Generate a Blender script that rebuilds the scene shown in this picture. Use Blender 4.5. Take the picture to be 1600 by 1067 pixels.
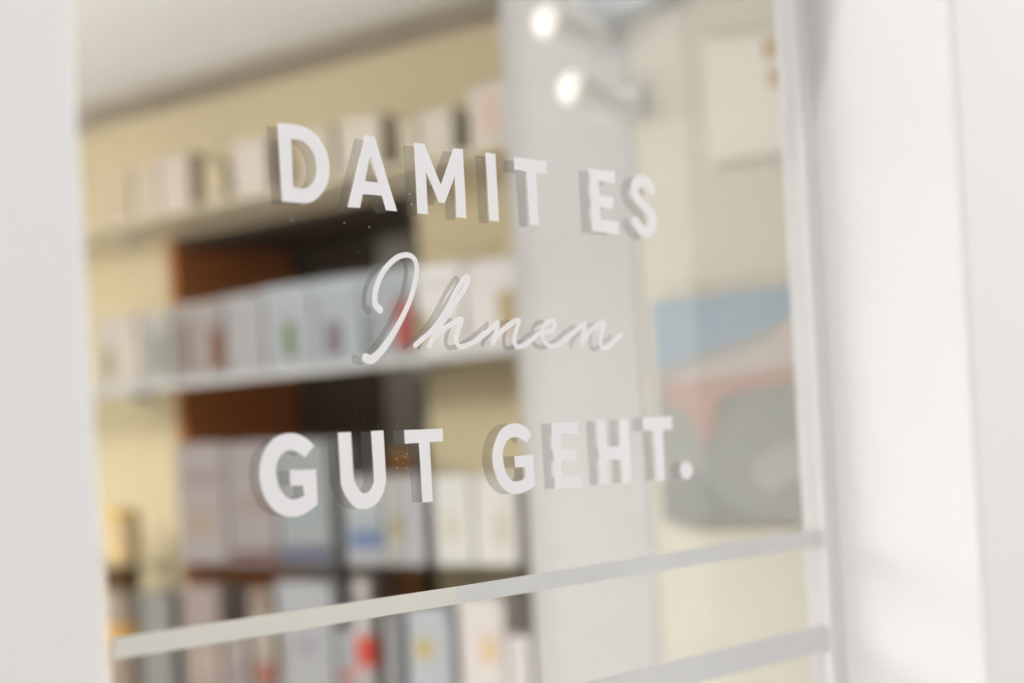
import bpy, bmesh, math, random
import numpy as np
from mathutils import Vector, Matrix
from mathutils.geometry import tessellate_polygon

for _o in list(bpy.data.objects):
    bpy.data.objects.remove(_o, do_unlink=True)
SC = bpy.context.scene
COL = SC.collection
random.seed(7)

# ------------------------------------------------------------------ camera
FPX = 2400.0                      # focal length in pixels of the 1600x1067 frame
PX, PY = 800.0, 690.0             # where the optical axis meets the picture (shifted lens)
AZ = math.radians(42.7)           # viewing direction against the window plane
RHO = 0.056                       # roll
DIST = 1.10
CAMZ = 1.5
DV = Vector((math.cos(AZ), math.sin(AZ), 0))
R0 = Vector((math.sin(AZ), -math.cos(AZ), 0))
ZV = Vector((0, 0, 1))
RC = R0 * math.cos(RHO) - ZV * math.sin(RHO)
UC = ZV * math.cos(RHO) + R0 * math.sin(RHO)
CP = Vector((0, 0, CAMZ)) - DV * DIST
cam = bpy.data.cameras.new('camera')
camo = bpy.data.objects.new('camera', cam)
COL.objects.link(camo)
M = Matrix.Identity(4)
for i in range(3):
    M[i][0], M[i][1], M[i][2], M[i][3] = RC[i], UC[i], -DV[i], CP[i]
camo.matrix_world = M
cam.sensor_width = 36.0
cam.lens = FPX / 1600 * 36
cam.shift_y = (PY - 533.5) / 1600
cam.clip_start = 0.02
cam.dof.use_dof = True
cam.dof.focus_distance = 1.055
cam.dof.aperture_fstop = 2.05
SC.camera = camo

# ------------------------------------------------------------------ light
w = bpy.data.worlds.new('overcast_sky')
SC.world = w
w.use_nodes = True
bg = w.node_tree.nodes['Background']
bg.inputs[0].default_value = (1.0, 0.99, 0.992, 1)
bg.inputs[1].default_value = 2.55
SUN_DIR = Vector((0.75, 0.20, -0.62)).normalized()
sun = bpy.data.lights.new('sun', 'SUN')
sun.energy = 0.75
sun.angle = math.radians(0.9)
sun.color = (1.0, 0.985, 0.97)
suno = bpy.data.objects.new('sun', sun)
COL.objects.link(suno)
suno.rotation_euler = SUN_DIR.to_track_quat('-Z', 'Y').to_euler()
suno.location = (-3, -3, 4)


def area(name, loc, sx, sy, power, color, rot=(0, 0, 0)):
    l = bpy.data.lights.new(name, 'AREA')
    l.shape = 'RECTANGLE'
    l.size, l.size_y = sx, sy
    l.energy = power
    l.color = color
    o = bpy.data.objects.new(name, l)
    COL.objects.link(o)
    o.location = loc
    o.rotation_euler = rot
    return o


FILL_Z = 2.12  # height of unseen downward fills, added to brighten the shop
area('down_fill_light', (-0.35, 1.25, FILL_Z), 0.6, 0.6, 5, (0.93, 0.97, 1.0))
area('down_fill_light', (-0.75, 2.9, FILL_Z), 0.6, 1.2, 5, (0.93, 0.97, 1.0))

area('up_fill_light', (-0.9, 1.45, 1.75), 0.4, 1.6, 72, (0.95, 0.975, 1.0), (math.pi, 0, 0))  # unseen upward fills added to brighten ceiling and upper wall
area('up_fill_light', (-0.9, 3.1, 1.75), 0.4, 1.2, 34, (0.95, 0.975, 1.0), (math.pi, 0, 0))
SC.cycles.caustics_reflective = False
SC.cycles.caustics_refractive = False

vs = SC.view_settings
vs.view_transform = 'Standard'
vs.look = 'None'
vs.exposure = 0.0
vs.gamma = 1.0
vs.use_curve_mapping = False


# ------------------------------------------------------------------ helpers
def lin(c):
    c = c / 255.0
    return c / 12.92 if c <= 0.04045 else ((c + 0.055) / 1.055) ** 2.4


def col(r, g, b, veil=0.0, k=0.85):
    return tuple(min(0.9, max(0.004, (lin(v) - veil) / k)) for v in (r, g, b))


MATS = {}


def mat(name, c, rough=0.6, noise=0.04, scale=30.0, spec=0.3, metal=0.0):
    if name in MATS:
        return MATS[name]
    m = bpy.data.materials.new(name)
    m.use_nodes = True
    nt = m.node_tree
    b = nt.nodes['Principled BSDF']
    tc = nt.nodes.new('ShaderNodeTexCoord')
    nz = nt.nodes.new('ShaderNodeTexNoise')
    nz.inputs['Scale'].default_value = scale
    nz.inputs['Detail'].default_value = 3
    mx = nt.nodes.new('ShaderNodeMix')
    mx.data_type = 'RGBA'
    mx.inputs[6].default_value = tuple(v * (1 - noise) for v in c) + (1,)
    mx.inputs[7].default_value = tuple(min(1, v * (1 + noise)) for v in c) + (1,)
    nt.links.new(tc.outputs['Object'], nz.inputs['Vector'])
    nt.links.new(nz.outputs[0], mx.inputs[0])
    nt.links.new(mx.outputs[2], b.inputs['Base Color'])
    b.inputs['Roughness'].default_value = rough
    b.inputs['Specular IOR Level'].default_value = spec
    b.inputs['Metallic'].default_value = metal
    MATS[name] = m
    return m


def wood(name, c1, c2, scale=6.0):
    if name in MATS:
        return MATS[name]
    m = mat(name, c1, 0.5)
    nt = m.node_tree
    b = nt.nodes['Principled BSDF']
    tc = nt.nodes.new('ShaderNodeTexCoord')
    mp = nt.nodes.new('ShaderNodeMapping')
    mp.inputs['Scale'].default_value = (scale * 4, scale * 4, scale * 0.4)
    nz = nt.nodes.new('ShaderNodeTexNoise')
    nz.inputs['Detail'].default_value = 6
    nz.inputs['Scale'].default_value = 2
    mx = nt.nodes.new('ShaderNodeMix')
    mx.data_type = 'RGBA'
    mx.inputs[6].default_value = c1 + (1,)
    mx.inputs[7].default_value = c2 + (1,)
    nt.links.new(tc.outputs['Object'], mp.inputs['Vector'])
    nt.links.new(mp.outputs[0], nz.inputs['Vector'])
    nt.links.new(nz.outputs[0], mx.inputs[0])
    nt.links.new(mx.outputs[2], b.inputs['Base Color'])
    return m


def glass_mat(name, f0, tint=(1, 1, 1)):
    """clear coated glazing: straight-through transmission with angle dependent mirror reflection"""
    m = bpy.data.materials.new(name)
    m.use_nodes = True
    nt = m.node_tree
    nt.nodes.clear()
    out = nt.nodes.new('ShaderNodeOutputMaterial')
    mix = nt.nodes.new('ShaderNodeMixShader')
    tr = nt.nodes.new('ShaderNodeBsdfTransparent')
    tr.inputs[0].default_value = tint + (1,)
    gl = nt.nodes.new('ShaderNodeBsdfGlossy')
    gl.inputs['Roughness'].default_value = 0.0
    geo = nt.nodes.new('ShaderNodeNewGeometry')
    dot = nt.nodes.new('ShaderNodeVectorMath'); dot.operation = 'DOT_PRODUCT'
    ab = nt.nodes.new('ShaderNodeMath'); ab.operation = 'ABSOLUTE'
    inv = nt.nodes.new('ShaderNodeMath'); inv.operation = 'SUBTRACT'; inv.inputs[0].default_value = 1
    pw = nt.nodes.new('ShaderNodeMath'); pw.operation = 'POWER'; pw.inputs[1].default_value = 5
    ma = nt.nodes.new('ShaderNodeMath'); ma.operation = 'MULTIPLY_ADD'
    ma.inputs[1].default_value = 1 - f0
    ma.inputs[2].default_value = f0
    L = nt.links.new
    L(geo.outputs['Incoming'], dot.inputs[0]); L(geo.outputs['Normal'], dot.inputs[1])
    L(dot.outputs['Value'], ab.inputs[0]); L(ab.outputs[0], inv.inputs[1]); L(inv.outputs[0], pw.inputs[0])
    L(pw.outputs[0], ma.inputs[0]); L(ma.outputs[0], mix.inputs[0])
    L(tr.outputs[0], mix.inputs[1]); L(gl.outputs[0], mix.inputs[2]); L(mix.outputs[0], out.inputs[0])
    MATS[name] = m
    return m


def film_mat(name, c, alpha):
    m = bpy.data.materials.new(name)
    m.use_nodes = True
    nt = m.node_tree
    nt.nodes.clear()
    out = nt.nodes.new('ShaderNodeOutputMaterial')
    mix = nt.nodes.new('ShaderNodeMixShader')
    tr = nt.nodes.new('ShaderNodeBsdfTransparent')
    df = nt.nodes.new('ShaderNodeBsdfDiffuse')
    df.inputs[0].default_value = c + (1,)
    mix.inputs[0].default_value = alpha
    nt.links.new(tr.outputs[0], mix.inputs[1]); nt.links.new(df.outputs[0], mix.inputs[2])
    nt.links.new(mix.outputs[0], out.inputs[0])
    MATS[name] = m
    return m


def emit_mat(name, c, s):
    m = bpy.data.materials.new(name)
    m.use_nodes = True
    b = m.node_tree.nodes['Principled BSDF']
    b.inputs['Base Color'].default_value = c + (1,)
    b.inputs['Emission Color'].default_value = c + (1,)
    b.inputs['Emission Strength'].default_value = s
    MATS[name] = m
    return m


def obj(name, bm, m, parent=None):
    me = bpy.data.meshes.new(name)
    bmesh.ops.recalc_face_normals(bm, faces=bm.faces)
    bm.to_mesh(me)
    bm.free()
    o = bpy.data.objects.new(name, me)
    COL.objects.link(o)
    if m is not None:
        me.materials.append(m)
    if parent is not None:
        o.parent = parent
    return o


def empty(name, label, cat, loc=(0, 0, 0), group=None):
    o = bpy.data.objects.new(name, None)
    COL.objects.link(o)
    o.location = loc
    o.empty_display_size = 0.02
    tag(o, label, cat, group)
    return o


def tag(o, label=None, cat=None, group=None, kind=None):
    if label: o['label'] = label
    if cat: o['category'] = cat
    if group: o['group'] = group
    if kind: o['kind'] = kind
    return o


def struct(o, label):
    o['kind'] = 'structure'
    o['label'] = label
    return o


def hexa(bm, pts):
    """box from 8 points: 4 bottom (ccw) then 4 top"""
    v = [bm.verts.new(p) for p in pts]
    for f in ((3, 2, 1, 0), (4, 5, 6, 7), (0, 1, 5, 4), (1, 2, 6, 5), (2, 3, 7, 6), (3, 0, 4, 7)):
        bm.faces.new([v[i] for i in f])
    return v


def bevel(bm, off, seg=2):
    bmesh.ops.bevel(bm, geom=list(bm.edges), offset=off, segments=seg, profile=0.6, affect='EDGES')


def wbox(bm, x0, x1, y0, y1, z0, z1):
    hexa(bm, [(x0, y0, z0), (x1, y0, z0), (x1, y1, z0), (x0, y1, z0),
              (x0, y0, z1), (x1, y0, z1), (x1, y1, z1), (x0, y1, z1)])


def ray(x, y):
    return DV + RC * ((x - PX) / FPX) + UC * ((PY - y) / FPX)


def win(x, y, yy=0.0):
    """point of the window plane (world y = yy) seen at a picture position"""
    d = ray(x, y)
    t = (yy - CP.y) / d.y
    return CP + d * t


# the shop's side wall: e runs deeper into the shop, n points into the room
AW = math.radians(95.0)
E = Vector((math.cos(AW), math.sin(AW), 0))
N = Vector((-math.sin(AW), math.cos(AW), 0))
S0 = CP + ray(740, 731) * 2.2
S0.z = 0


def SW(s, wv, z):
    return S0 + E * s + N * wv + ZV * z


def shelf(x, y, wv=0.0):
    """(s, z) on the plane that lies wv in front of the shelf fronts"""
    d = ray(x, y)
    p0 = S0 + N * wv
    t = (p0 - CP).dot(N) / d.dot(N)
    p = CP + d * t
    return (p - p0).dot(E), p.z


def sbox(bm, s0, s1, w0, w1, z0, z1):
    hexa(bm, [SW(s0, w0, z0), SW(s1, w0, z0), SW(s1, w1, z0), SW(s0, w1, z0),
              SW(s0, w0, z1), SW(s1, w0, z1), SW(s1, w1, z1), SW(s0, w1, z1)])


def sboxo(name, m, parent, a, bev=0.0):
    bm = bmesh.new()
    sbox(bm, *a)
    if bev: bevel(bm, bev)
    return obj(name, bm, m, parent)


# ------------------------------------------------------------------ the facade and the window
PROT = 0.145                                   # depth of the reveal in front of the glass
XR = win(1294, 680, 0.0).x                     # right reveal
XL = win(161, 690, -PROT).x                    # left edge of the facade opening
ZT, ZB = 2.21, 1.0
GY = 0.0100                                    # glass thickness
white_paint = mat('white_window_paint', (0.80, 0.785, 0.78), 0.45, 0.01, 8)
bead_mat = mat('pale_grey_glazing_bead', (0.70, 0.69, 0.675), 0.4, 0.02, 40)
plaster_in = mat('cream_wall_plaster', col(196, 181, 147), 0.8, 0.03, 6)

bm = bmesh.new()
# one wall slab with a window opening, built as a ring so that the reveals are part of it
def ring(bm, outer, inner, y0, y1):
    (ox0, ox1, oz0, oz1), (ix0, ix1, iz0, iz1) = outer, inner
    def quad(x0, x1, z0, z1, y):
        return [bm.verts.new((x0, y, z0)), bm.verts.new((x1, y, z0)), bm.verts.new((x1, y, z1)), bm.verts.new((x0, y, z1))]
    of, inf = quad(ox0, ox1, oz0, oz1, y0), quad(ix0, ix1, iz0, iz1, y0)
    ob, inb = quad(ox0, ox1, oz0, oz1, y1), quad(ix0, ix1, iz0, iz1, y1)
    ed = []
    for i in range(4):
        j = (i + 1) % 4
        bm.faces.new((of[i], of[j], inf[j], inf[i]))
        bm.faces.new((ob[j], ob[i], inb[i], inb[j]))
        bm.faces.new((inf[i], inf[j], inb[j], inb[i]))
        bm.faces.new((of[j], of[i], ob[i], ob[j]))
        ed += [bm.edges.get((inf[i], inf[j])), bm.edges.get((inf[i], inb[i]))]
    return [bm.edges.get((inf[i], inf[(i + 1) % 4])) for i in range(4)]

ed = ring(bm, (-4.0, 4.0, 0.0, 3.1), (XL, XR, ZB, ZT), -PROT, 0.018)
bmesh.ops.bevel(bm, geom=ed, offset=0.008, segments=4, profile=0.5, affect='EDGES')
wf = struct(obj('wall_front', bm, white_paint), 'white painted shopfront wall around the window opening')
for p in wf.data.polygons:
    p.use_smooth = False

win_root = bpy.data.objects.new('window_1', None)
COL.objects.link(win_root)
win_root.location = ((XL + XR) / 2, 0, ZB)
struct(win_root, 'fixed shop window pane with white lettering and pale tape stripes')
WINV = Matrix.Translation(-Vector(win_root.location))


def wpart(name, bm, m, parent=None):
    bm.transform(WINV)
    return obj(name, bm, m, parent or win_root)

XG = win(1272, 680, 0.0).x                      # right end of the visible glass
bwid = XR - XG
bm = bmesh.new(); wbox(bm, XL + bwid, XG, 0.0, GY, ZB + bwid, ZT - bwid)
pane = wpart('pane', bm, glass_mat('coated_window_glass', 0.08))
pane.data.materials.append(glass_mat('bloomed_inner_glass_face', 0.0))       # anti-reflection treated inner face
for p in pane.data.polygons:
    p.material_index = 0 if p.normal.y < -0.5 else 1
bwid = XR - XG
for nm, (x0, x1, z0, z1) in (('glazing_bead', (XG, XR - 0.0005, ZB + .0005, ZT - .0005)),
                              ('glazing_bead', (XL + .0005, XL + bwid, ZB + .0005, ZT - .0005)),
                              ('glazing_bead', (XL + bwid, XG, ZB + .0005, ZB + bwid)),
                              ('glazing_bead', (XL + bwid, XG, ZT - bwid, ZT - .0005))):
    bm = bmesh.new(); wbox(bm, x0, x1, -0.006, 0.0175, z0, z1); bevel(bm, 0.002)
    wpart(nm, bm, bead_mat)

# ------------------------------------------------------------------ lettering on the glass
vinyl = mat('white_matt_vinyl', (0.88, 0.865, 0.875), 0.5, 0.008, 60)
ghost_mat = film_mat('letter_ghost_grey', (0.20, 0.19, 0.175), 0.37)  # letters' dim ghost image in the glass, put in as translucent grey


def spline(pts, closed=True, sub=4):
    """pts (x, y) smooth or (x, y, 1) corner -> smoothed outline"""
    n = len(pts)
    out = []
    rng = range(n if closed else n - 1)
    for i in rng:
        p1, p2 = pts[i], pts[(i + 1) % n]
        c1, c2 = len(p1) > 2, len(p2) > 2
        p0 = p1 if (c1 or (not closed and i == 0)) else pts[i - 1]
        p3 = p2 if (c2 or (not closed and i + 2 > n - 1)) else pts[(i + 2) % n]
        if c1 and c2:
            out.append((p1[0], p1[1])); continue
        for k in range(sub):
            t = k / sub
            out.append(tuple(0.5 * (2 * p1[a] + (p2[a] - p0[a]) * t + (2 * p0[a] - 5 * p1[a] + 4 * p2[a] - p3[a]) * t * t
                                    + (3 * p1[a] - p0[a] - 3 * p2[a] + p3[a]) * t ** 3) for a in (0, 1)))
    if not closed:
        out.append(tuple(pts[-1][:2]))
    return out


def plate(faces_xy, verts_xz, y0, y1, origin):
    """flat outline mesh in the window plane, given a thickness"""
    bm = bmesh.new()
    vs_ = [bm.verts.new((x - origin[0], y0 - origin[1], z - origin[2])) for x, z in verts_xz]
    for f in faces_xy:
        try:
            bm.faces.new([vs_[i] for i in f])
        except ValueError:
            pass
    bmesh.ops.remove_doubles(bm, verts=bm.verts, dist=1e-7)
    r = bmesh.ops.extrude_face_region(bm, geom=list(bm.faces))
    bmesh.ops.translate(bm, vec=(0, y1 - y0, 0), verts=[g for g in r['geom'] if isinstance(g, bmesh.types.BMVert)])
    return bm


def poly_tess(loops):
    vec = [[Vector((x, z, 0)) for x, z in lp] for lp in loops]
    tris = tessellate_polygon(vec)
    flat = [p for lp in loops for p in lp]
    return tris, flat


def stroke_tess(lines, cell=0.0007):
    """lines: list of polylines [(x, z, r)], union of round brush strokes by marching squares"""
    segs = []
    for ln in lines:
        for a, b in zip(ln[:-1], ln[1:]):
            segs.append((a, b))
    xs = [p[0] for ln in lines for p in ln]; zs = [p[1] for ln in lines for p in ln]
    rm = max(p[2] for ln in lines for p in ln) + 2 * cell
    x0, z0 = min(xs) - rm, min(zs) - rm
    nx = int((max(xs) + rm - x0) / cell) + 2; nz = int((max(zs) + rm - z0) / cell) + 2
    X, Z = np.meshgrid(x0 + cell * np.arange(nx), z0 + cell * np.arange(nz), indexing='ij')
    D = np.full(X.shape, 9.0)
    for a, b in segs:
        dx, dz = b[0] - a[0], b[1] - a[1]
        l2 = dx * dx + dz * dz + 1e-15
        t = np.clip(((X - a[0]) * dx + (Z - a[1]) * dz) / l2, 0, 1)
        d = np.hypot(X - a[0] - t * dx, Z - a[1] - t * dz) - (a[2] + (b[2] - a[2]) * t)
        D = np.minimum(D, d)
    verts, faces, idx = [], [], {}

    def vid(key, p):
        if key not in idx:
            idx[key] = len(verts); verts.append(p)
        return idx[key]
    inside = D < 0
    anyc = inside[:-1, :-1] | inside[1:, :-1] | inside[:-1, 1:] | inside[1:, 1:]
    for i, j in np.argwhere(anyc):
        cs = [(i, j), (i + 1, j), (i + 1, j + 1), (i, j + 1)]
        f = []
        for k in range(4):
            a, b = cs[k], cs[(k + 1) % 4]
            da, db = D[a], D[b]
            if da < 0:
                f.append(vid(('v',) + a, (X[a], Z[a])))
            if (da < 0) != (db < 0):
                t = da / (da - db)
                t = min(0.98, max(0.02, t))
                key = ('e',) + (a + b if a < b else b + a)
                f.append(vid(key, (X[a] + (X[b] - X[a]) * t, Z[a] + (Z[b] - Z[a]) * t)))
        if len(f) >= 3:
            faces.append(f)
    return faces, verts


def W2(x, y):
    p = win(x, y, -0.0002)
    return (p.x, p.z)


def letter(name, label, tess, group):
    faces, verts = tess
    xs = [v[0] for v in verts]; zs = [v[1] for v in verts]
    org = ((min(xs) + max(xs)) / 2, -0.0002, min(zs))
    root = empty(name, label, 'letter', org, group)
    obj('vinyl_face', plate(faces, verts, -0.0006, -0.0002, org), vinyl, root)
    fo = obj('ghost_copy', plate(faces, verts, GY + 0.0003, GY + 0.0004, org), ghost_mat, root)
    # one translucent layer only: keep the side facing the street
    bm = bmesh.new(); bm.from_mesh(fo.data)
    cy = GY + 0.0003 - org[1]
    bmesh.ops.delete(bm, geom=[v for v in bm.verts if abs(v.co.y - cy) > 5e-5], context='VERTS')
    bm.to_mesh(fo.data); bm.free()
    return root


def outline(ox, oy, k, *loops):
    lps = []
    for lp in loops:
        sm = spline([tuple([ox + p[0] * k, oy + p[1] * k] + list(p[2:])) for p in lp])
        lps.append([W2(*p) for p in sm])
    return poly_tess(lps)


def C(*pts):
    return [(x, y, 1) for x, y in pts]


G1, G2 = 'capital letters of the top line', 'capital letters of the bottom line'
LT = 'white vinyl capital %s, %s'
letter('vinyl_letter', LT % ('D', 'first in the top line'), outline(420, 180, .15,
       [(90, 82, 1), (215, 90), (345, 115), (460, 180), (540, 275), (595, 385), (620, 480), (625, 570), (615, 680), (580, 770),
        (520, 850), (460, 895), (400, 914), (330, 914), (137, 896, 1)],
       [(230, 245, 1), (310, 255), (370, 280), (430, 340), (470, 410), (490, 480), (497, 560), (490, 630), (465, 690), (425, 735),
        (380, 760), (340, 764), (252, 755, 1)]), G1)
letter('vinyl_letter', LT % ('A', 'second in the top line'), outline(530, 200, .15,
       C((270, 78), (362, 88), (600, 868), (487, 857), (443, 704), (243, 687), (212, 832), (85, 823)),
       C((318, 275), (405, 568), (265, 553))), G1)
letter('vinyl_letter', LT % ('M', 'third in the top line'), outline(640, 210, .15,
       C((45, 87), (150, 98), (323, 530), (457, 145), (550, 153), (588, 873), (488, 862), (470, 430), (363, 714), (305, 710),
         (165, 385), (187, 832), (84, 823))), G1)
letter('vinyl_letter', LT % ('I', 'plain upright bar between M and T in the top line'), outline(640, 210, .15,
       C((790, 190), (890, 203), (928, 908), (831, 898))), G1)
letter('vinyl_letter', LT % ('T', 'last letter of the first word in the top line'), outline(750, 220, .15,
       C((355, 170), (690, 215), (686, 342), (582, 330), (606, 878), (520, 873), (482, 318), (358, 297))), G1)
letter('vinyl_letter', LT % ('E', 'beside the S in the top line'), outline(890, 240, .15,
       C((198, 155), (462, 187), (464, 305), (298, 287), (306, 437), (450, 456), (450, 570), (310, 555), (320, 692), (507, 715),
         (507, 832), (233, 805))), G1)
sl = [(848, 372), (815, 318), (755, 282), (700, 300), (676, 375), (698, 455), (765, 540), (838, 615), (870, 690), (858, 765),
      (803, 818), (740, 790), (690, 715)]
sl = spline([(890 + x * .15, 240 + y * .15) for x, y in sl], closed=False, sub=6)
letter('vinyl_letter', LT % ('S', 'last in the top line'),
       stroke_tess([[W2(*p) + (0.0046,) for p in sl]]), G1)

letter('vinyl_letter', LT % ('G', 'first in the bottom line'), outline(390, 660, .15,
       [(668, 245, 1), (610, 185), (550, 145), (490, 122), (420, 113), (340, 125), (260, 165), (190, 240), (140, 330), (110, 440),
        (103, 540), (112, 640), (140, 740), (190, 840), (260, 920), (330, 962), (410, 980), (490, 978), (570, 950), (640, 905),
        (705, 850, 1), (688, 487, 1), (418, 497, 1), (425, 660, 1), (555, 655, 1), (572, 760, 1), (520, 790), (460, 802), (410, 795),
        (360, 755), (315, 690), (285, 610), (272, 530), (278, 450), (300, 380), (340, 325), (390, 295), (440, 290), (490, 305),
        (535, 330), (578, 360, 1)]), G2)
letter('vinyl_letter', LT % ('U', 'second in the bottom line'), outline(510, 650, .15,
       [(120, 172, 1), (252, 166, 1), (278, 620, 1), (295, 690), (330, 760), (375, 803), (420, 800), (465, 760), (490, 700), (494, 640),
        (465, 156, 1), (590, 150, 1), (615, 620), (610, 720), (580, 820), (530, 900), (460, 950), (390, 968), (320, 960), (260, 915),
        (200, 830), (160, 730), (147, 640)]), G2)
letter('vinyl_letter', LT % ('T', 'third in the bottom line, right of the U'), outline(510, 650, .15,
       C((810, 146), (1205, 130), (1212, 262), (1072, 272), (1106, 890), (1002, 902), (963, 280), (818, 288))), G2)
K2 = .140625
letter('vinyl_letter', LT % ('G', 'first letter of the second word in the bottom line'), outline(750, 640, K2,
       [(568, 285, 1), (540, 235), (490, 185), (430, 158), (380, 152), (310, 170), (240, 220), (190, 300), (155, 410), (143, 520),
        (150, 620), (175, 730), (215, 820), (270, 885), (340, 930), (400, 938), (480, 920), (540, 890), (600, 840, 1), (585, 503, 1),
        (383, 513, 1), (393, 643, 1), (498, 637, 1), (500, 750, 1), (470, 780), (400, 797), (350, 785), (300, 725), (265, 640),
        (248, 530), (255, 440), (285, 360), (330, 318), (385, 303), (440, 315), (475, 340), (510, 375, 1)]), G2)
letter('vinyl_letter', LT % ('E', 'between G and H in the bottom line'), outline(750, 640, K2,
       C((795, 150), (1082, 135), (1090, 265), (893, 275), (903, 448), (1062, 440), (1065, 568), (910, 578), (915, 742), (1132, 730),
         (1132, 858), (838, 880))), G2)
letter('vinyl_letter', LT % ('H', 'in the bottom line'), outline(920, 630, K2,
       C((85, 193), (183, 190), (195, 488), (348, 480), (342, 178), (435, 175), (470, 880), (387, 885), (370, 618), (205, 628),
         (215, 902), (130, 905))), G2)
letter('vinyl_letter', LT % ('T', 'just before the full stop'), outline(920, 630, K2,
       C((603, 158), (917, 143), (922, 290), (818, 300), (847, 852), (750, 857), (712, 305), (605, 300))), G2)
dc = [(1083 + 66 * math.cos(t), 745 - 97 * math.sin(t)) for t in [2 * math.pi * i / 14 for i in range(14)]]
letter('vinyl_full_stop', 'round white vinyl full stop ending the bottom line', outline(920, 630, K2, dc), G2)

# the handwritten word
si = [(282, 552), (252, 520), (242, 465), (250, 390), (285, 290), (345, 195), (420, 125), (490, 98), (545, 108), (580, 148),
      (592, 220), (580, 320), (545, 450), (485, 590), (415, 720), (340, 840), (270, 925), (215, 968), (168, 958)]
si = spline([(540 + x * .1875, 380 + y * .1875) for x, y in si], closed=False, sub=6)
n_ = len(si)
ln = []
for i, p in enumerate(si):
    f = i / (n_ - 1)
    r = 0.00205 + 0.0007 * max(0, 1 - f / 0.12) + 0.0011 * max(0, (f - 0.72) / 0.28) - 0.0002 * math.sin(f * math.pi)
    ln.append(W2(*p) + (r,))
letter('script_letter', 'tall white handwritten capital I in the middle line', stroke_tess([ln], 0.00055), None)
kb, ka = .13126, (640, 420)
kc, kd = .125, (780, 480)
A_ = lambda L_: [(ka[0] + x * kb, ka[1] + y * kb) for x, y in L_]
B_ = lambda L_: [(kd[0] + x * kc, kd[1] + y * kc) for x, y in L_]
strokes = [
    A_([(65, 912), (160, 830), (260, 740), (345, 640), (420, 520), (490, 390), (560, 255), (620, 160), (665, 100), (692, 95), (697, 145),
        (665, 215), (600, 325), (520, 450), (430, 580), (360, 680), (300, 790), (232, 920)]),
    A_([(285, 830), (370, 750), (470, 675), (565, 615), (615, 597), (612, 645), (580, 740), (556, 830), (562, 890), (595, 922),
        (650, 918), (745, 880), (850, 812), (960, 722), (1035, 655), (1052, 640), (1040, 710), (1018, 800), (990, 885)]),
    A_([(1005, 850), (1080, 760), (1160, 690), (1222, 645)]) +
    B_([(100, 232), (180, 178), (240, 160), (243, 195), (215, 280), (193, 370), (192, 450), (222, 495), (275, 488), (340, 455), (420, 390),
        (500, 325), (590, 308), (665, 285), (695, 230), (682, 178), (625, 172), (565, 220), (537, 300), (543, 385), (575, 450),
        (630, 484), (700, 478), (780, 438), (870, 370), (960, 290), (1035, 232), (1070, 222), (1058, 290), (1040, 390), (1030, 465)]),
    B_([(1040, 430), (1100, 340), (1180, 262), (1260, 210), (1308, 197), (1308, 245), (1282, 325), (1267, 420), (1280, 490), (1322, 507),
        (1380, 477), (1450, 412), (1525, 342)]),
]
lns = [[W2(*p) + (0.00172,) for p in spline(s, closed=False, sub=5)] for s in strokes]
letter('script_word', 'white handwritten joined letters hnen in the middle line', stroke_tess(lns, 0.00055), None)

# tapes on the outer face of the glass
tape_a = mat('cream_white_tape', col(200, 198, 189, k=.80), 0.55, 0.03, 25)
tape_b = mat('cool_grey_tape', col(192, 192, 190, k=.80), 0.55, 0.03, 25)


def tape(name, label, quad_px, m):
    pts = [win(x, y, -0.0003) for x, y in quad_px]
    bm = bmesh.new()
    o = pts[0].copy()
    nseg = 10
    top, bot = [], []
    for i in range(nseg + 1):
        t = i / nseg
        top.append(pts[0].lerp(pts[1], t) - o); bot.append(pts[3].lerp(pts[2], t) - o)
    for i in range(nseg):
        bm.faces.new([bm.verts.new(p) for p in (top[i], top[i + 1], bot[i + 1], bot[i])])
    bmesh.ops.remove_doubles(bm, verts=bm.verts, dist=1e-6)
    r = bmesh.ops.extrude_face_region(bm, geom=list(bm.faces))
    bmesh.ops.translate(bm, vec=(0, -0.0002, 0), verts=[g for g in r['geom'] if isinstance(g, bmesh.types.BMVert)])
    ob = obj(name, bm, m)
    ob.location = o
    return tag(ob, label, 'tape')

# upper stripe: top edge (185,995)-(714,916)-(1287,825); lower edge (185,1029)-(714,944)-(1294,851)
tape('window_tape', 'cream white tape stripe across the dark cabinet below the lettering', [(178, 996.5), (714, 916), (710, 944.5), (178, 1031)], tape_a)
tape('window_tape', 'cool grey tape stripe running on to the right window edge below the full stop', [(714.5, 916), (1289, 824.5), (1292, 851), (710.5, 944.5)], tape_b)
tape('window_tape', 'lowest grey tape stripe in the bottom right corner of the glass', [(700, 1118), (1305, 971), (1308, 1012), (700, 1165)], tape_b)

# dust specks on the glass
bm = bmesh.new()
sp = [(456, 343, 1.6), (538, 348, 1.0), (577, 355, 1.2), (640, 303, 1.4), (643, 319, 1.4), (651, 321, 1.1), (560, 394, .8), (500, 420, .6)]
for _ in range(46):
    sp.append((random.gauss(648, 14), random.gauss(722, 16), random.choice((.4, .5, .6, .9))))
for _ in range(22):
    sp.append((random.uniform(500, 690), random.gauss(668, 9), random.choice((.4, .5, .6))))
for _ in range(40):
    sp.append((random.uniform(330, 760), random.uniform(280, 900), random.choice((.35, .4, .5))))
o0 = win(600, 600, -0.0002)
for x, y, r in sp:
    c = win(x, y, -0.00025) - o0
    rr = r * 0.00065
    vs_ = [bm.verts.new(c + Vector((rr * math.cos(a), 0, rr * random.uniform(.7, 1.1) * math.sin(a)))) for a in [k * math.pi / 3 for k in range(6)]]
    tip = bm.verts.new(c + Vector((0, -rr * .5, 0)))
    for k in range(6):
        bm.faces.new((vs_[k], vs_[(k + 1) % 6], tip))
du = obj('dust_specks', bm, film_mat('pale_dust', (0.6, 0.57, 0.52), 0.45))
du.location = o0
tag(du, 'tiny pale dust specks on the window glass', 'dust', kind='stuff')

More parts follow.
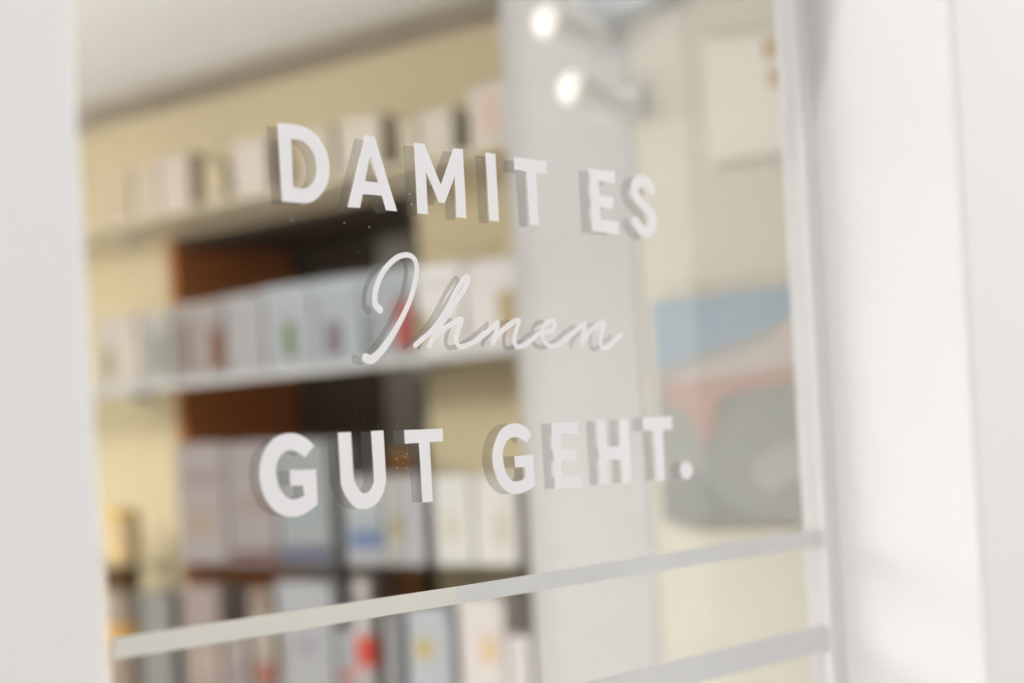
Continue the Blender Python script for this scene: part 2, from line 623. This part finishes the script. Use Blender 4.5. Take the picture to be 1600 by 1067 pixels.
# ------------------------------------------------------------------ the shop room
WB = -0.16                                       # back of the shelves
sL = 3.3
sR = (0.030 - S0.y) / E.y
zc = shelf(534, 88, WB)[1]
cream = plaster_in
niche_s1, niche_zt = shelf(262, 420, WB)[0], shelf(450, 337, WB)[1]
niche_s0 = shelf(672, 700, WB)[0]
NZB = 0.25
bm = bmesh.new()
sbox(bm, niche_s1, sL, WB - 0.5, WB, 0, zc)
sbox(bm, sR, niche_s0, WB - 0.5, WB, 0, zc)
sbox(bm, niche_s0, niche_s1, WB - 0.5, WB, niche_zt, zc)
sbox(bm, niche_s0, niche_s1, WB - 0.5, WB, 0, NZB)
struct(obj('wall_right', bm, cream), 'cream side wall of the shop behind the shelves')

floor_m = mat('grey_floor', (0.66, 0.64, 0.60), 0.5, 0.08, 4)
bm = bmesh.new(); wbox(bm, -3.2, 2.0, 0.0185, 4.6, -0.08, 0.0)
struct(obj('floor', bm, floor_m), 'pale grey shop floor')
ceil_m = mat('white_ceiling_paint', (0.82, 0.80, 0.77), 0.8, 0.01, 5)
bm = bmesh.new(); wbox(bm, -3.2, 2.0, 0.0185, 4.6, zc, zc + 0.08)
struct(obj('ceiling', bm, ceil_m), 'white shop ceiling')
bm = bmesh.new(); wbox(bm, -3.2, 2.0, 4.6, 4.7, -0.08, zc + 0.08)
struct(obj('wall_back', bm, ceil_m), 'white back wall of the shop')
bm = bmesh.new(); wbox(bm, -3.3, -3.2, 0.0185, 4.7, -0.08, zc + 0.08)
struct(obj('wall_left', bm, ceil_m), 'white left wall of the shop')
# greige strip: the ceiling's shading near the side wall, put into colour
greige = mat('greige_ceiling_shade', (0.50, 0.455, 0.395), 0.8, 0.02, 8)
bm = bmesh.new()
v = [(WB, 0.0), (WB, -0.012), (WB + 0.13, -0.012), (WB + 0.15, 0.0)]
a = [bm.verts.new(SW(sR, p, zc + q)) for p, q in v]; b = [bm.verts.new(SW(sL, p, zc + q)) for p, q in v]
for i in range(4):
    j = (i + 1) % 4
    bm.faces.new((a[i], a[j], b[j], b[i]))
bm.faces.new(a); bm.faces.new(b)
struct(obj('ceiling_shade_strip', bm, greige), 'greige band along the ceiling above the shelves, shade put into its colour')

# pale pilaster and the plain wall next to the window
pil_m = mat('pale_pilaster_plaster', (0.52, 0.503, 0.485), 0.8, 0.02, 6)
ps1 = shelf(818, 690, 0.003)[0]
ps0 = shelf(1012, 690, 0.003)[0]
bm = bmesh.new()
sbox(bm, ps0, ps1, WB, 0.003, 0, zc)
struct(obj('trim_2', bm, pil_m), 'broad pale plaster pilaster right of the shelves')
side_m = mat('sand_plaster', (0.62, 0.585, 0.49), 0.8, 0.03, 6)
bm = bmesh.new()
sbox(bm, sR, ps0, WB, 0.0, 0, zc)
struct(obj('trim_3', bm, side_m), 'sand coloured plaster strip of wall between pilaster and window')

# niche lined with wood
brown = wood('red_brown_wood', (0.52, 0.185, 0.054), (0.62, 0.24, 0.075))
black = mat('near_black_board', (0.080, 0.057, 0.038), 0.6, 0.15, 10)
ochre = wood('ochre_wood', (0.26, 0.11, 0.022), (0.32, 0.15, 0.035))
ND = 0.30
cab = empty('recessed_cabinet', 'dark wooden recessed cabinet with near black back behind the shelves', 'cabinet', SW(niche_s0, WB, NZB))
CI = Matrix.Translation(-cab.location)


def cpart(name, m, a, bev=0.0, parent=None):
    bm = bmesh.new(); sbox(bm, *a)
    if bev: bevel(bm, bev)
    bm.transform(CI)
    return obj(name, bm, m, parent or cab)

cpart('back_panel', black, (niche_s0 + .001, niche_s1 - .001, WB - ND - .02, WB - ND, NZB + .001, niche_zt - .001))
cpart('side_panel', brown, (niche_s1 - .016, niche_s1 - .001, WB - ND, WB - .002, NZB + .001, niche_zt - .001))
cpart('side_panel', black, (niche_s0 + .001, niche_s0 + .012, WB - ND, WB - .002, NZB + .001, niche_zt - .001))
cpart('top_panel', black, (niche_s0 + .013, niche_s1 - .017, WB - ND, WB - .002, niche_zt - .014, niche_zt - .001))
cpart('bottom_panel', brown, (niche_s0 + .013, niche_s1 - .017, WB - ND, WB - .002, NZB + .001, NZB + .016))
g1 = shelf(594, 450, WB - ND + .02)[0]
cpart('grey_panel', mat('grey_brown_board', (0.42, 0.39, 0.34), 0.6, 0.08, 10), (niche_s0 + .0125, g1, WB - ND + .0005, WB - ND + .02, NZB + .017, niche_zt - .015))
# an ochre upright in the lower half of the cabinet
us1, uz = shelf(606, 724, WB - .03); us0 = shelf(646, 724, WB - .03)[0]
cpart('upright', ochre, (us0, us1, WB - ND + .001, WB - .03, NZB + .017, uz + 0.02), 0.002)

# ------------------------------------------------------------------ shelves
zr1 = shelf(450, 291)[1]
zr2 = shelf(450, 578)[1]
zr3 = shelf(450, 884)[1]
zr4 = zr3 - 0.235
sh_s0 = ps1 + 0.004
shelf_white = mat('white_shelf_board', (0.74, 0.73, 0.70), 0.45, 0.02, 20)
shelf_glass = glass_mat('clear_shelf_glass', 0.05, (0.95, 0.97, 0.95))


def shelf_thing(name, label, z, th, m, cat='shelf'):
    root = empty(name, label, cat, SW(sh_s0, WB, z - th))
    I_ = Matrix.Translation(-root.location)
    bm = bmesh.new(); sbox(bm, sh_s0, 2.4, WB + 0.001, 0.0, z - th, z); bevel(bm, 0.001, 1); bm.transform(I_)
    obj('board', bm, m, root)
    for s in (sh_s0 + 0.03, niche_s0 - 0.03, niche_s1 + 0.06, 2.2):
        bm = bmesh.new(); sbox(bm, s, s + 0.012, WB + 0.001, WB + 0.05, z - th - 0.012, z - th - 0.0002); bm.transform(I_)
        obj('bracket', bm, shelf_white, root)
    return root

shelf_thing('wall_shelf', 'thin cream shelf with pale packages just under the ceiling band', zr1, 0.005, mat('cream_shelf_board', col(214, 203, 178), 0.5, 0.02, 20))
r2 = shelf_thing('glass_shelf', 'glass shelf with white front edge carrying the white packets behind the handwritten word', zr2, 0.008, shelf_glass)
bm = bmesh.new(); sbox(bm, sh_s0, 2.4, 0.0003, 0.008, zr2 - .011, zr2 + .002); bevel(bm, 0.0015, 1)
bm.transform(Matrix.Translation(-r2.location)); obj('front_edge', bm, mat('grey_white_shelf_edge', (0.50, 0.495, 0.48), 0.5, 0.02, 20), r2)
shelf_thing('glass_shelf', 'clear glass shelf carrying the tall cartons behind the bottom line', zr3, 0.006, shelf_glass)
shelf_thing('wall_shelf', 'low white board shelf under the bottles behind the tape stripe', zr4, 0.013, shelf_white)

# ------------------------------------------------------------------ goods
PM = {}


def pm(c):
    key = 'print_%d_%d_%d' % tuple(int(v * 255) for v in c)
    return mat(key, c, 0.5, 0.02, 50)


def cool(c):
    return (c[0] * .97, c[1], min(.9, c[2] * 1.08))


def carton(label, x0, x1, ytop, zb, c, prints=(), depth=0.07, dw=0.0, veil=0.0, group=None, name='carton', cat='box', lid=None):
    """carton on a shelf: prints = (px0, px1, py0, py1, rgb) on its front"""
    w1 = -0.012 - dw
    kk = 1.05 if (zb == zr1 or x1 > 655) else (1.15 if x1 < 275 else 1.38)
    xm = (x0 + x1) / 2
    yb = {zr1: 290, zr2: 578, zr3: 884, zr4: 1120}[zb]
    s1 = shelf(x0 + 1, yb, w1)[0]; s0 = shelf(x1 - 1, yb, w1)[0]
    zt = shelf(xm, ytop, w1)[1]
    root = empty(name, label, cat, SW((s0 + s1) / 2, w1 - depth / 2, zb), group)
    I_ = Matrix.Translation(-root.location)
    bm = bmesh.new(); sbox(bm, s0, s1, w1 - depth, w1, zb + 0.0004, zt); bevel(bm, 0.0012, 1); bm.transform(I_)
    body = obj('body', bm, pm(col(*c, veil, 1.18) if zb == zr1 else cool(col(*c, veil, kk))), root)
    for q in prints:
        ex = 3 if zb == zr2 else 0
        q = (q[0] - ex, q[1] + ex) + tuple(q[2:])
        a1, za = shelf(q[0], q[2], w1 + .0006); a0, zb_ = shelf(q[1], q[3], w1 + .0006)
        za, zb_ = min(za, zt - .002), max(zb_, zb + .002)
        a0, a1 = max(a0, s0 + .001), min(a1, s1 - .001)
        if za - zb_ < .002 or a1 - a0 < .002:
            continue
        bm = bmesh.new(); sbox(bm, a0, a1, w1 + .0002, w1 + .0007, zb_, za); bm.transform(I_)
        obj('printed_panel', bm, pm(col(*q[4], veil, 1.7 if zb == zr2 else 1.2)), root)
    if lid:
        bm = bmesh.new(); sbox(bm, s0 - .002, s1 + .002, w1 - depth - .002, w1 + .002, zt - lid, zt + .003); bevel(bm, .0015, 1); bm.transform(I_)
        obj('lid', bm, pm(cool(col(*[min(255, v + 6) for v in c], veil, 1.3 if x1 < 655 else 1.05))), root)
    return root


def lathe(prof, c0, seg=20):
    bm = bmesh.new()
    rings = []
    for r, z in prof:
        rings.append([bm.verts.new(c0 + Vector((r * math.cos(2 * math.pi * k / seg), r * math.sin(2 * math.pi * k / seg), z))) for k in range(seg)])
    for A, B in zip(rings[:-1], rings[1:]):
        for k in range(seg):
            j = (k + 1) % seg
            bm.faces.new((A[k], A[j], B[j], B[k]))
    bm.faces.new(rings[0][::-1]); bm.faces.new(rings[-1])
    return bm


def bottle(label, x0, x1, ytop, zb, c, cap, band=None, veil=0.0, dw=0.02, group=None, name='bottle', neck=0.45):
    yb = {zr1: 290, zr2: 578, zr3: 884, zr4: 1120}[zb]
    w1 = -0.034
    s1 = shelf(x0, yb, w1)[0]; s0 = shelf(x1, yb, w1)[0]
    R = abs(s1 - s0) / 2 * 0.86
    zt = shelf((x0 + x1) / 2, ytop, w1)[1]
    h = zt - zb
    ctr = SW((s0 + s1) / 2, w1, zb + .0004)
    root = empty(name, label, 'bottle', ctr, group)
    z0 = Vector((0, 0, 0))
    b = obj('body', lathe([(R * .93, 0), (R, .004), (R, h * .68), (R * .9, h * .75), (R * neck, h * .80), (R * neck, h * .86)], z0), pm(col(*c, veil)), root)
    for p in b.data.polygons: p.use_smooth = len(p.vertices) == 4
    k = obj('cap', lathe([(R * neck * 1.2, h * .835), (R * neck * 1.25, h * .85), (R * neck * 1.25, h * .985), (R * neck * 1.1, h)], z0), pm(col(*cap, veil)), root)
    if band:
        obj('label_band', lathe([(R * 1.012, h * band[0]), (R * 1.012, h * band[1])], z0), pm(col(*band[2], veil)), root)
    return root


# --- top row, pale packages just below the ceiling band
T = 'packages on the top cream shelf'
for (x0, x1, yt, c, lb) in ((152, 205, 268, (198, 180, 150), 'tan carton at the far left end of the top cream shelf'),
                            (207, 246, 258, (202, 186, 160), 'beige carton beside the tall pale one on the top cream shelf'),
                            (247, 296, 243, (206, 191, 176), 'tall pale pinkish carton, third from the left on the top cream shelf'),
                            (318, 350, 255, (200, 183, 150), 'small sand coloured carton on the top cream shelf'),
                            (362, 420, 216, (208, 197, 182), 'pale cream carton left of the letter D on the top cream shelf'),
                            (470, 522, 198, (208, 196, 172), 'cream carton behind the letter D on the top cream shelf'),
                            (530, 598, 182, (212, 203, 185), 'wide cream white carton behind the letter A on the top cream shelf'),
                            (628, 655, 186, (210, 199, 174), 'narrow cream carton left of the letter M on the top cream shelf'),
                            (658, 712, 170, (212, 203, 186), 'cream white carton behind the letter M on the top cream shelf')):
    carton(lb, x0, x1, yt, zr1, c, group=T, depth=.045)
carton('white carton with a faint pink mark beside the pilaster on the top cream shelf', 738, 796, 130, zr1, (217, 208, 196),
       [(748, 778, 150, 205, (222, 192, 172))], group=T, depth=.045, veil=0)

# --- second row
R2 = 'packets on the white-edged shelf'
carton('cream carton at the left end of the white-edged shelf', 150, 220, 494, zr2, (202, 188, 168), [(160, 176, 545, 590, (190, 182, 150))], group=R2)
carton('greyish carton with a pale blue mark on the white-edged shelf', 222, 270, 486, zr2, (182, 175, 158), [(238, 256, 520, 580, (160, 163, 155))], group=R2)
carton('pinkish grey carton with an orange brown label on the white-edged shelf', 274, 352, 474, zr2, (170, 157, 146),
       [(330, 351, 514, 573, (140, 82, 42)), (282, 298, 505, 575, (150, 132, 118))], group=R2, lid=.02)
carton('plain pinkish white carton left of the green-marked one on the white-edged shelf', 354, 416, 461, zr2, (182, 174, 168), group=R2, lid=.018)
carton('bluish white carton with a green label on the white-edged shelf', 418, 493, 447, zr2, (184, 186, 182),
       [(444, 461, 503, 556, (128, 142, 92))], group=R2, lid=.02)
carton('bluish white carton with a purple label on the white-edged shelf', 495, 570, 435, zr2, (184, 187, 184),
       [(511, 532, 503, 553, (140, 118, 130))], group=R2, lid=.02)
carton('grey white carton with a red label behind the handwritten capital I', 572, 652, 424, zr2, (178, 182, 178),
       [(617, 644, 470, 545, (196, 88, 72)), (575, 590, 490, 560, (160, 164, 160))], group=R2, lid=.02)
carton('cream white carton with a yellow edge behind the handwritten letter h', 655, 730, 414, zr2, (216, 208, 196),
       [(656, 668, 490, 530, (200, 180, 125)), (728, 745, 470, 540, (205, 198, 180))], group=R2, veil=0, lid=.018)
carton('cream carton with a yellow orange label beside the pilaster on the white-edged shelf', 733, 812, 404, zr2, (218, 209, 198),
       [(780, 803, 455, 515, (216, 192, 140))], group=R2, veil=0)

# --- third row
R3 = 'cartons on the lower glass shelf'
carton('tall pinkish grey carton with a faint lilac stripe behind the left of the bottom line', 282, 358, 692, zr3, (168, 155, 145),
       [(284, 342, 738, 756, (142, 128, 126)), (288, 335, 795, 835, (156, 138, 124))], group=R3)
carton('tall mauve grey carton with a dark purple base stripe on the lower glass shelf', 360, 436, 690, zr3, (164, 152, 144),
       [(362, 435, 860, 877, (108, 72, 70)), (368, 430, 775, 800, (146, 130, 124))], group=R3)
carton('tall blue grey carton with a navy base stripe behind the letters G and U', 438, 522, 688, zr3, (160, 160, 154),
       [(440, 521, 857, 874, (62, 58, 92)), (450, 510, 780, 830, (146, 152, 152))], group=R3)
carton('white carton with a broad blue band below the letter U', 542, 602, 745, zr3, (186, 182, 176),
       [(545, 600, 828, 858, (104, 120, 152)), (546, 600, 800, 826, (160, 168, 170))], group=R3)
carton('white carton with an olive green label below the letter T', 604, 634, 743, zr3, (192, 186, 174),
       [(611, 629, 806, 842, (164, 156, 112))], group=R3)
carton('narrow pale lilac grey carton beside the olive-marked one', 636, 664, 742, zr3, (178, 173, 170), group=R3)
carton('cream white carton with a faint green mark at the end of the dark cabinet', 682, 742, 742, zr3, (208, 202, 188),
       [(697, 713, 803, 845, (196, 190, 165))], group=R3, veil=0)
carton('cream white carton with a faint olive mark beside the pilaster on the lower glass shelf', 744, 812, 741, zr3, (212, 204, 190),
       [(772, 792, 800, 850, (204, 196, 174))], group=R3, veil=0)
# yellow-topped item at far left on the lower shelf
bottle('small bottle with a yellow cap at the far left end of the lower glass shelf', 172, 214, 796, zr3, (196, 172, 130), (200, 168, 92), (0.1, .3, (206, 178, 128)), group=R3, neck=.8)

# --- bottom row behind the tape stripe
R4 = 'goods on the low shelf'
bottle('grey jar with a dark lid and a yellow band in the left window corner', 176, 224, 886, zr4, (146, 130, 116), (86, 62, 34), (.42, .56, (186, 142, 74)), group=R4, neck=.8)
carton('grey blue carton beside the yellow-banded jar on the low shelf', 226, 276, 925, zr4, (150, 146, 136), group=R4)
carton('pinkish white carton right of the grey blue one on the low shelf', 292, 352, 915, zr4, (164, 146, 134), [(300, 345, 1010, 1060, (168, 152, 140))], group=R4)
carton('pale carton with a small violet mark on the low shelf', 354, 394, 985, zr4, (166, 152, 140), [(364, 384, 1036, 1060, (138, 124, 132))], group=R4)
carton('brownish carton with a red mark on the low shelf', 396, 434, 920, zr4, (150, 130, 112), [(398, 432, 960, 1035, (170, 158, 146)), (402, 428, 1040, 1062, (160, 84, 66))], group=R4)
carton('white carton with a lilac mark under the navy-striped carton', 440, 528, 908, zr4, (178, 175, 170), [(466, 492, 998, 1022, (150, 138, 150)), (436, 450, 990, 1062, (150, 140, 128))], group=R4)
carton('short white carton with a red foot mark on the low shelf', 532, 562, 985, zr4, (176, 174, 168), [(534, 556, 1048, 1064, (186, 84, 70))], group=R4)
bottle('white rounded bottle with a red label beside the ochre upright', 564, 598, 902, zr4, (176, 170, 166), (176, 166, 162), (.36, .58, (188, 78, 64)), group=R4, neck=.62)
carton('slim pale grey carton left of the yellow-marked one', 607, 628, 955, zr4, (172, 168, 162), group=R4)
carton('bluish white carton with a yellow label under the dark cabinet end', 642, 712, 950, zr4, (176, 176, 172), [(650, 676, 998, 1030, (190, 170, 104)), (680, 705, 900, 968, (178, 184, 186))], group=R4)
carton('cream carton with an orange spot at the right end of the low shelf', 724, 796, 935, zr4, (214, 203, 190), [(752, 778, 996, 1034, (222, 192, 152))], group=R4, veil=0)
carton('short cream carton tucked against the pilaster on the low shelf', 798, 834, 994, zr4, (216, 206, 197), group=R4, veil=0)

# ------------------------------------------------------------------ picture on the plain wall
pw_ = 0.012
p0 = shelf(1028, 480, pw_); p1 = shelf(1300, 435, pw_); pb = shelf(1150, 812, pw_)[1]
pzt = shelf(1140, 459, pw_)[1]
s1, s0 = p0[0], p1[0]
pic = empty('wall_picture', 'large colour picture of a building under blue sky on the plain wall', 'picture', SW((s0 + s1) / 2, 0.0, pb))
PI_ = Matrix.Translation(-pic.location)
def pcol(r, g, b): return col(r, g, b, 0.0, 1.15)
bm = bmesh.new(); sbox(bm, s0, s1, 0.0040, 0.026, pb, pzt); bm.transform(PI_)
# the picture hangs in front of the plaster strip and pilaster
obj('backing_board', bm, pm(pcol(160, 160, 155)), pic)


def patch(name, pts, rgb, off):
    wv = 0.026 + off
    q = [shelf(x, y, wv) for x, y in pts]
    q = [(min(max(s, s0 + .0005), s1 - .0005), min(max(z, pb + .0005), pzt - .0005)) for s, z in q]
    bm = bmesh.new()
    f = bm.faces.new([bm.verts.new(SW(s, wv, z)) for s, z in q])
    r = bmesh.ops.extrude_face_region(bm, geom=[f])
    bmesh.ops.translate(bm, vec=N * -0.0004, verts=[g for g in r['geom'] if isinstance(g, bmesh.types.BMVert)])
    bm.transform(PI_)
    return obj(name, bm, pm(pcol(*rgb)), pic)

patch('printed_sky', [(1020, 470), (1310, 420), (1310, 520), (1180, 560), (1020, 590)], (158, 174, 184), .0006)
patch('printed_roof_edge', [(1020, 578), (1160, 530), (1230, 498), (1310, 470), (1310, 500), (1180, 560), (1020, 600)], (176, 172, 164), .0012)
patch('printed_wall', [(1050, 590), (1200, 535), (1262, 460), (1310, 440), (1310, 575), (1160, 592), (1060, 605)], (198, 188, 180), .0018)
patch('printed_red_band', [(1030, 598), (1120, 590), (1310, 560), (1310, 592), (1180, 606), (1125, 625), (1115, 680), (1100, 700), (1085, 660), (1060, 640), (1035, 625)], (186, 160, 148), .0024)
patch('printed_ground', [(1020, 640), (1080, 650), (1110, 705), (1130, 630), (1200, 608), (1310, 592), (1310, 830), (1020, 830)], (160, 161, 153), .0012)
patch('printed_shade', [(1020, 760), (1090, 730), (1140, 790), (1190, 830), (1020, 830)], (146, 147, 141), .0018)
patch('printed_pale_spot', [(1180, 720), (1225, 690), (1262, 700), (1255, 745), (1205, 770), (1180, 755)], (180, 176, 168), .0018)

# ------------------------------------------------------------------ spotlights and upper wall things
spot_m = mat('satin_grey_metal', (0.72, 0.71, 0.67), 0.4, 0.03, 30)
glow = emit_mat('warm_lamp_glow', (1.0, 0.95, 0.88), 0.32)


def spotlight(label, cx, cy, bx, by):
    """small wall spotlight: glowing face at (cx, cy), housing towards (bx, by)"""
    wv = 0.10
    s, z = shelf(cx, cy, wv)
    s2, z2 = shelf(bx, by, 0.035)
    tipp = SW(s, wv, z); tail = SW(s2, 0.035, z2)
    ax = (tipp - tail).normalized()
    root = empty('spotlight', label, 'lamp', tail, 'spotlights on the pilaster')
    q = ax.to_track_quat('Z', 'Y').to_matrix().to_4x4()
    Ln = (tipp - tail).length
    z0 = Vector((0, 0, 0))
    bm = lathe([(.010, 0), (.016, .004), (.018, Ln * .7), (.0225, Ln * .96), (.0225, Ln)], z0, 24); bm.transform(q)
    o = obj('housing', bm, spot_m, root)
    bm = lathe([(.0215, Ln + .0004), (.0210, Ln + .006), (.0175, Ln + .013), (.010, Ln + .018), (.003, Ln + .020)], z0, 24); bm.transform(q)
    obj('lamp_face', bm, glow, root)
    base = SW(s2 + .01, 0.0036, z2 + .02) - tail
    bm = bmesh.new()
    d = base
    # wall arm
    side = E * .004; up = ZV * .004
    hexa(bm, [-side - up, side - up, d + side - up, d - side - up, -side + up, side + up, d + side + up, d - side + up])
    obj('arm', bm, spot_m, root)
    bm = bmesh.new()
    c = base
    hexa(bm, [c + E * a + N * b + ZV * e for e in (-.02, .02) for a, b in ((-.02, 0), (.02, 0), (.02, .005), (-.02, .005))])
    obj('wall_plate', bm, spot_m, root)
    return root

spotlight('upper glowing grey spotlight on the pilaster', 858, 34, 925, 62)
spotlight('lower glowing grey spotlight on the pilaster above the letter E', 897, 138, 975, 178)
# blue grey box at the top of the frame
s1_, z1_ = shelf(915, 28, .06); s0_, z0_ = shelf(1015, 10, .06)
bm = bmesh.new(); sbox(bm, s0_, s1_, .0034, .06, z1_, z1_ + .12); bevel(bm, .008, 2)
root = empty('wall_speaker', 'blue grey box speaker high on the pilaster above the spotlights', 'speaker', SW((s0_ + s1_) / 2, .02, z1_))
bm.transform(Matrix.Translation(-root.location)); obj('case', bm, pm(col(172, 176, 178, 0)), root)
bm = bmesh.new(); sbox(bm, s0_ + .01, s1_ - .01, .0604, .063, z1_ + .01, z1_ + .11); bm.transform(Matrix.Translation(-root.location))
obj('grille', bm, pm(col(160, 166, 170, 0)), root)

# pale square patch near the window edge, built as a raised panel
wm = pm(col(207, 201, 188, 0))
def wedge(name, pts, w0, w1, m, parent):
    bm = bmesh.new()
    q = [shelf(x, y, w1) for x, y in pts]
    f = bm.faces.new([bm.verts.new(SW(s, w0, z)) for s, z in q])
    r = bmesh.ops.extrude_face_region(bm, geom=[f])
    bmesh.ops.translate(bm, vec=N * (w1 - w0), verts=[g for g in r['geom'] if isinstance(g, bmesh.types.BMVert)])
    bm.transform(Matrix.Translation(-parent.location))
    return obj(name, bm, m, parent)

sq, zq = shelf(1170, 258, .05)
wr = empty('pale_panel', 'pale square panel with brown blocks near the upper right glass edge', 'cabinet', SW(sq, 0.0, zq))
wedge('panel_body', [(1098, 66), (1246, 44), (1252, 233), (1110, 258)], .001, .014, wm, wr)
dr = wedge('panel_front', [(1103, 74), (1242, 53), (1247, 225), (1115, 248)], .0142, .017, wm, wr)
hm = pm(col(178, 158, 128, 0))
for q in ([(1190, 62), (1236, 55), (1238, 84), (1192, 92)], [(1200, 108), (1238, 102), (1240, 130), (1202, 137)]):
    h = wedge('brown_block', q, .0172, .022, hm, wr)
    h.parent = dr

# ------------------------------------------------------------------ off-frame street: paving, plus fronts added for reflection and sky light
pave = mat('street_paving', (0.50, 0.49, 0.47), 0.8, 0.06, 3)
bm = bmesh.new(); wbox(bm, -14, 24, -16, -PROT, -0.1, 0.0)
struct(obj('ground', bm, pave), 'grey street paving in front of the shop')
dark_refl_m = mat('dark_reflection_front', (0.020, 0.018, 0.016), 0.9, 0.2, 2, 0.0)
# plain fronts added opposite, dark then white, to set the glass veil
yb_ = -5.0
az = math.radians(42.7) - math.atan((845 - PX) / FPX)
xb_ = CP.x + (-yb_ - CP.y) / math.tan(az)
bm = bmesh.new(); wbox(bm, -9, xb_, yb_ - 4, yb_, 0, 4.4)
bd = struct(obj('wall_for_reflection', bm, dark_refl_m), 'unseen dark front added across the street to keep the reflection dark')
bm = bmesh.new(); wbox(bm, -9.1, xb_, yb_ - 4.1, yb_ + .1, 4.4, 4.6)
obj('reflection_front_edge', bm, dark_refl_m, bd)
white_refl_m = mat('white_reflection_front', (0.80, 0.79, 0.76), 0.8, 0.02, 3)
bm = bmesh.new(); wbox(bm, xb_ + .01, 20, yb_ - 4, yb_, 0, 5.0)
be = struct(obj('wall_for_reflection', bm, white_refl_m), 'unseen white front added across the street to veil the glass by reflection')
bm = bmesh.new(); wbox(bm, xb_ + .01, 20.1, yb_ - 4.1, yb_ + .1, 5.0, 5.2)
obj('reflection_front_edge', bm, white_refl_m, be)
bm = bmesh.new(); wbox(bm, -12, -7, yb_ + .2, -PROT - .02, 0, 5.6)  # unseen block added to cut sky light on the right reveal
bg_ = struct(obj('wall_sky_block', bm, mat('brown_sky_block', (0.16, 0.12, 0.09), 0.9, 0.1, 3)), 'unseen brown block added to cut sky light from the left')
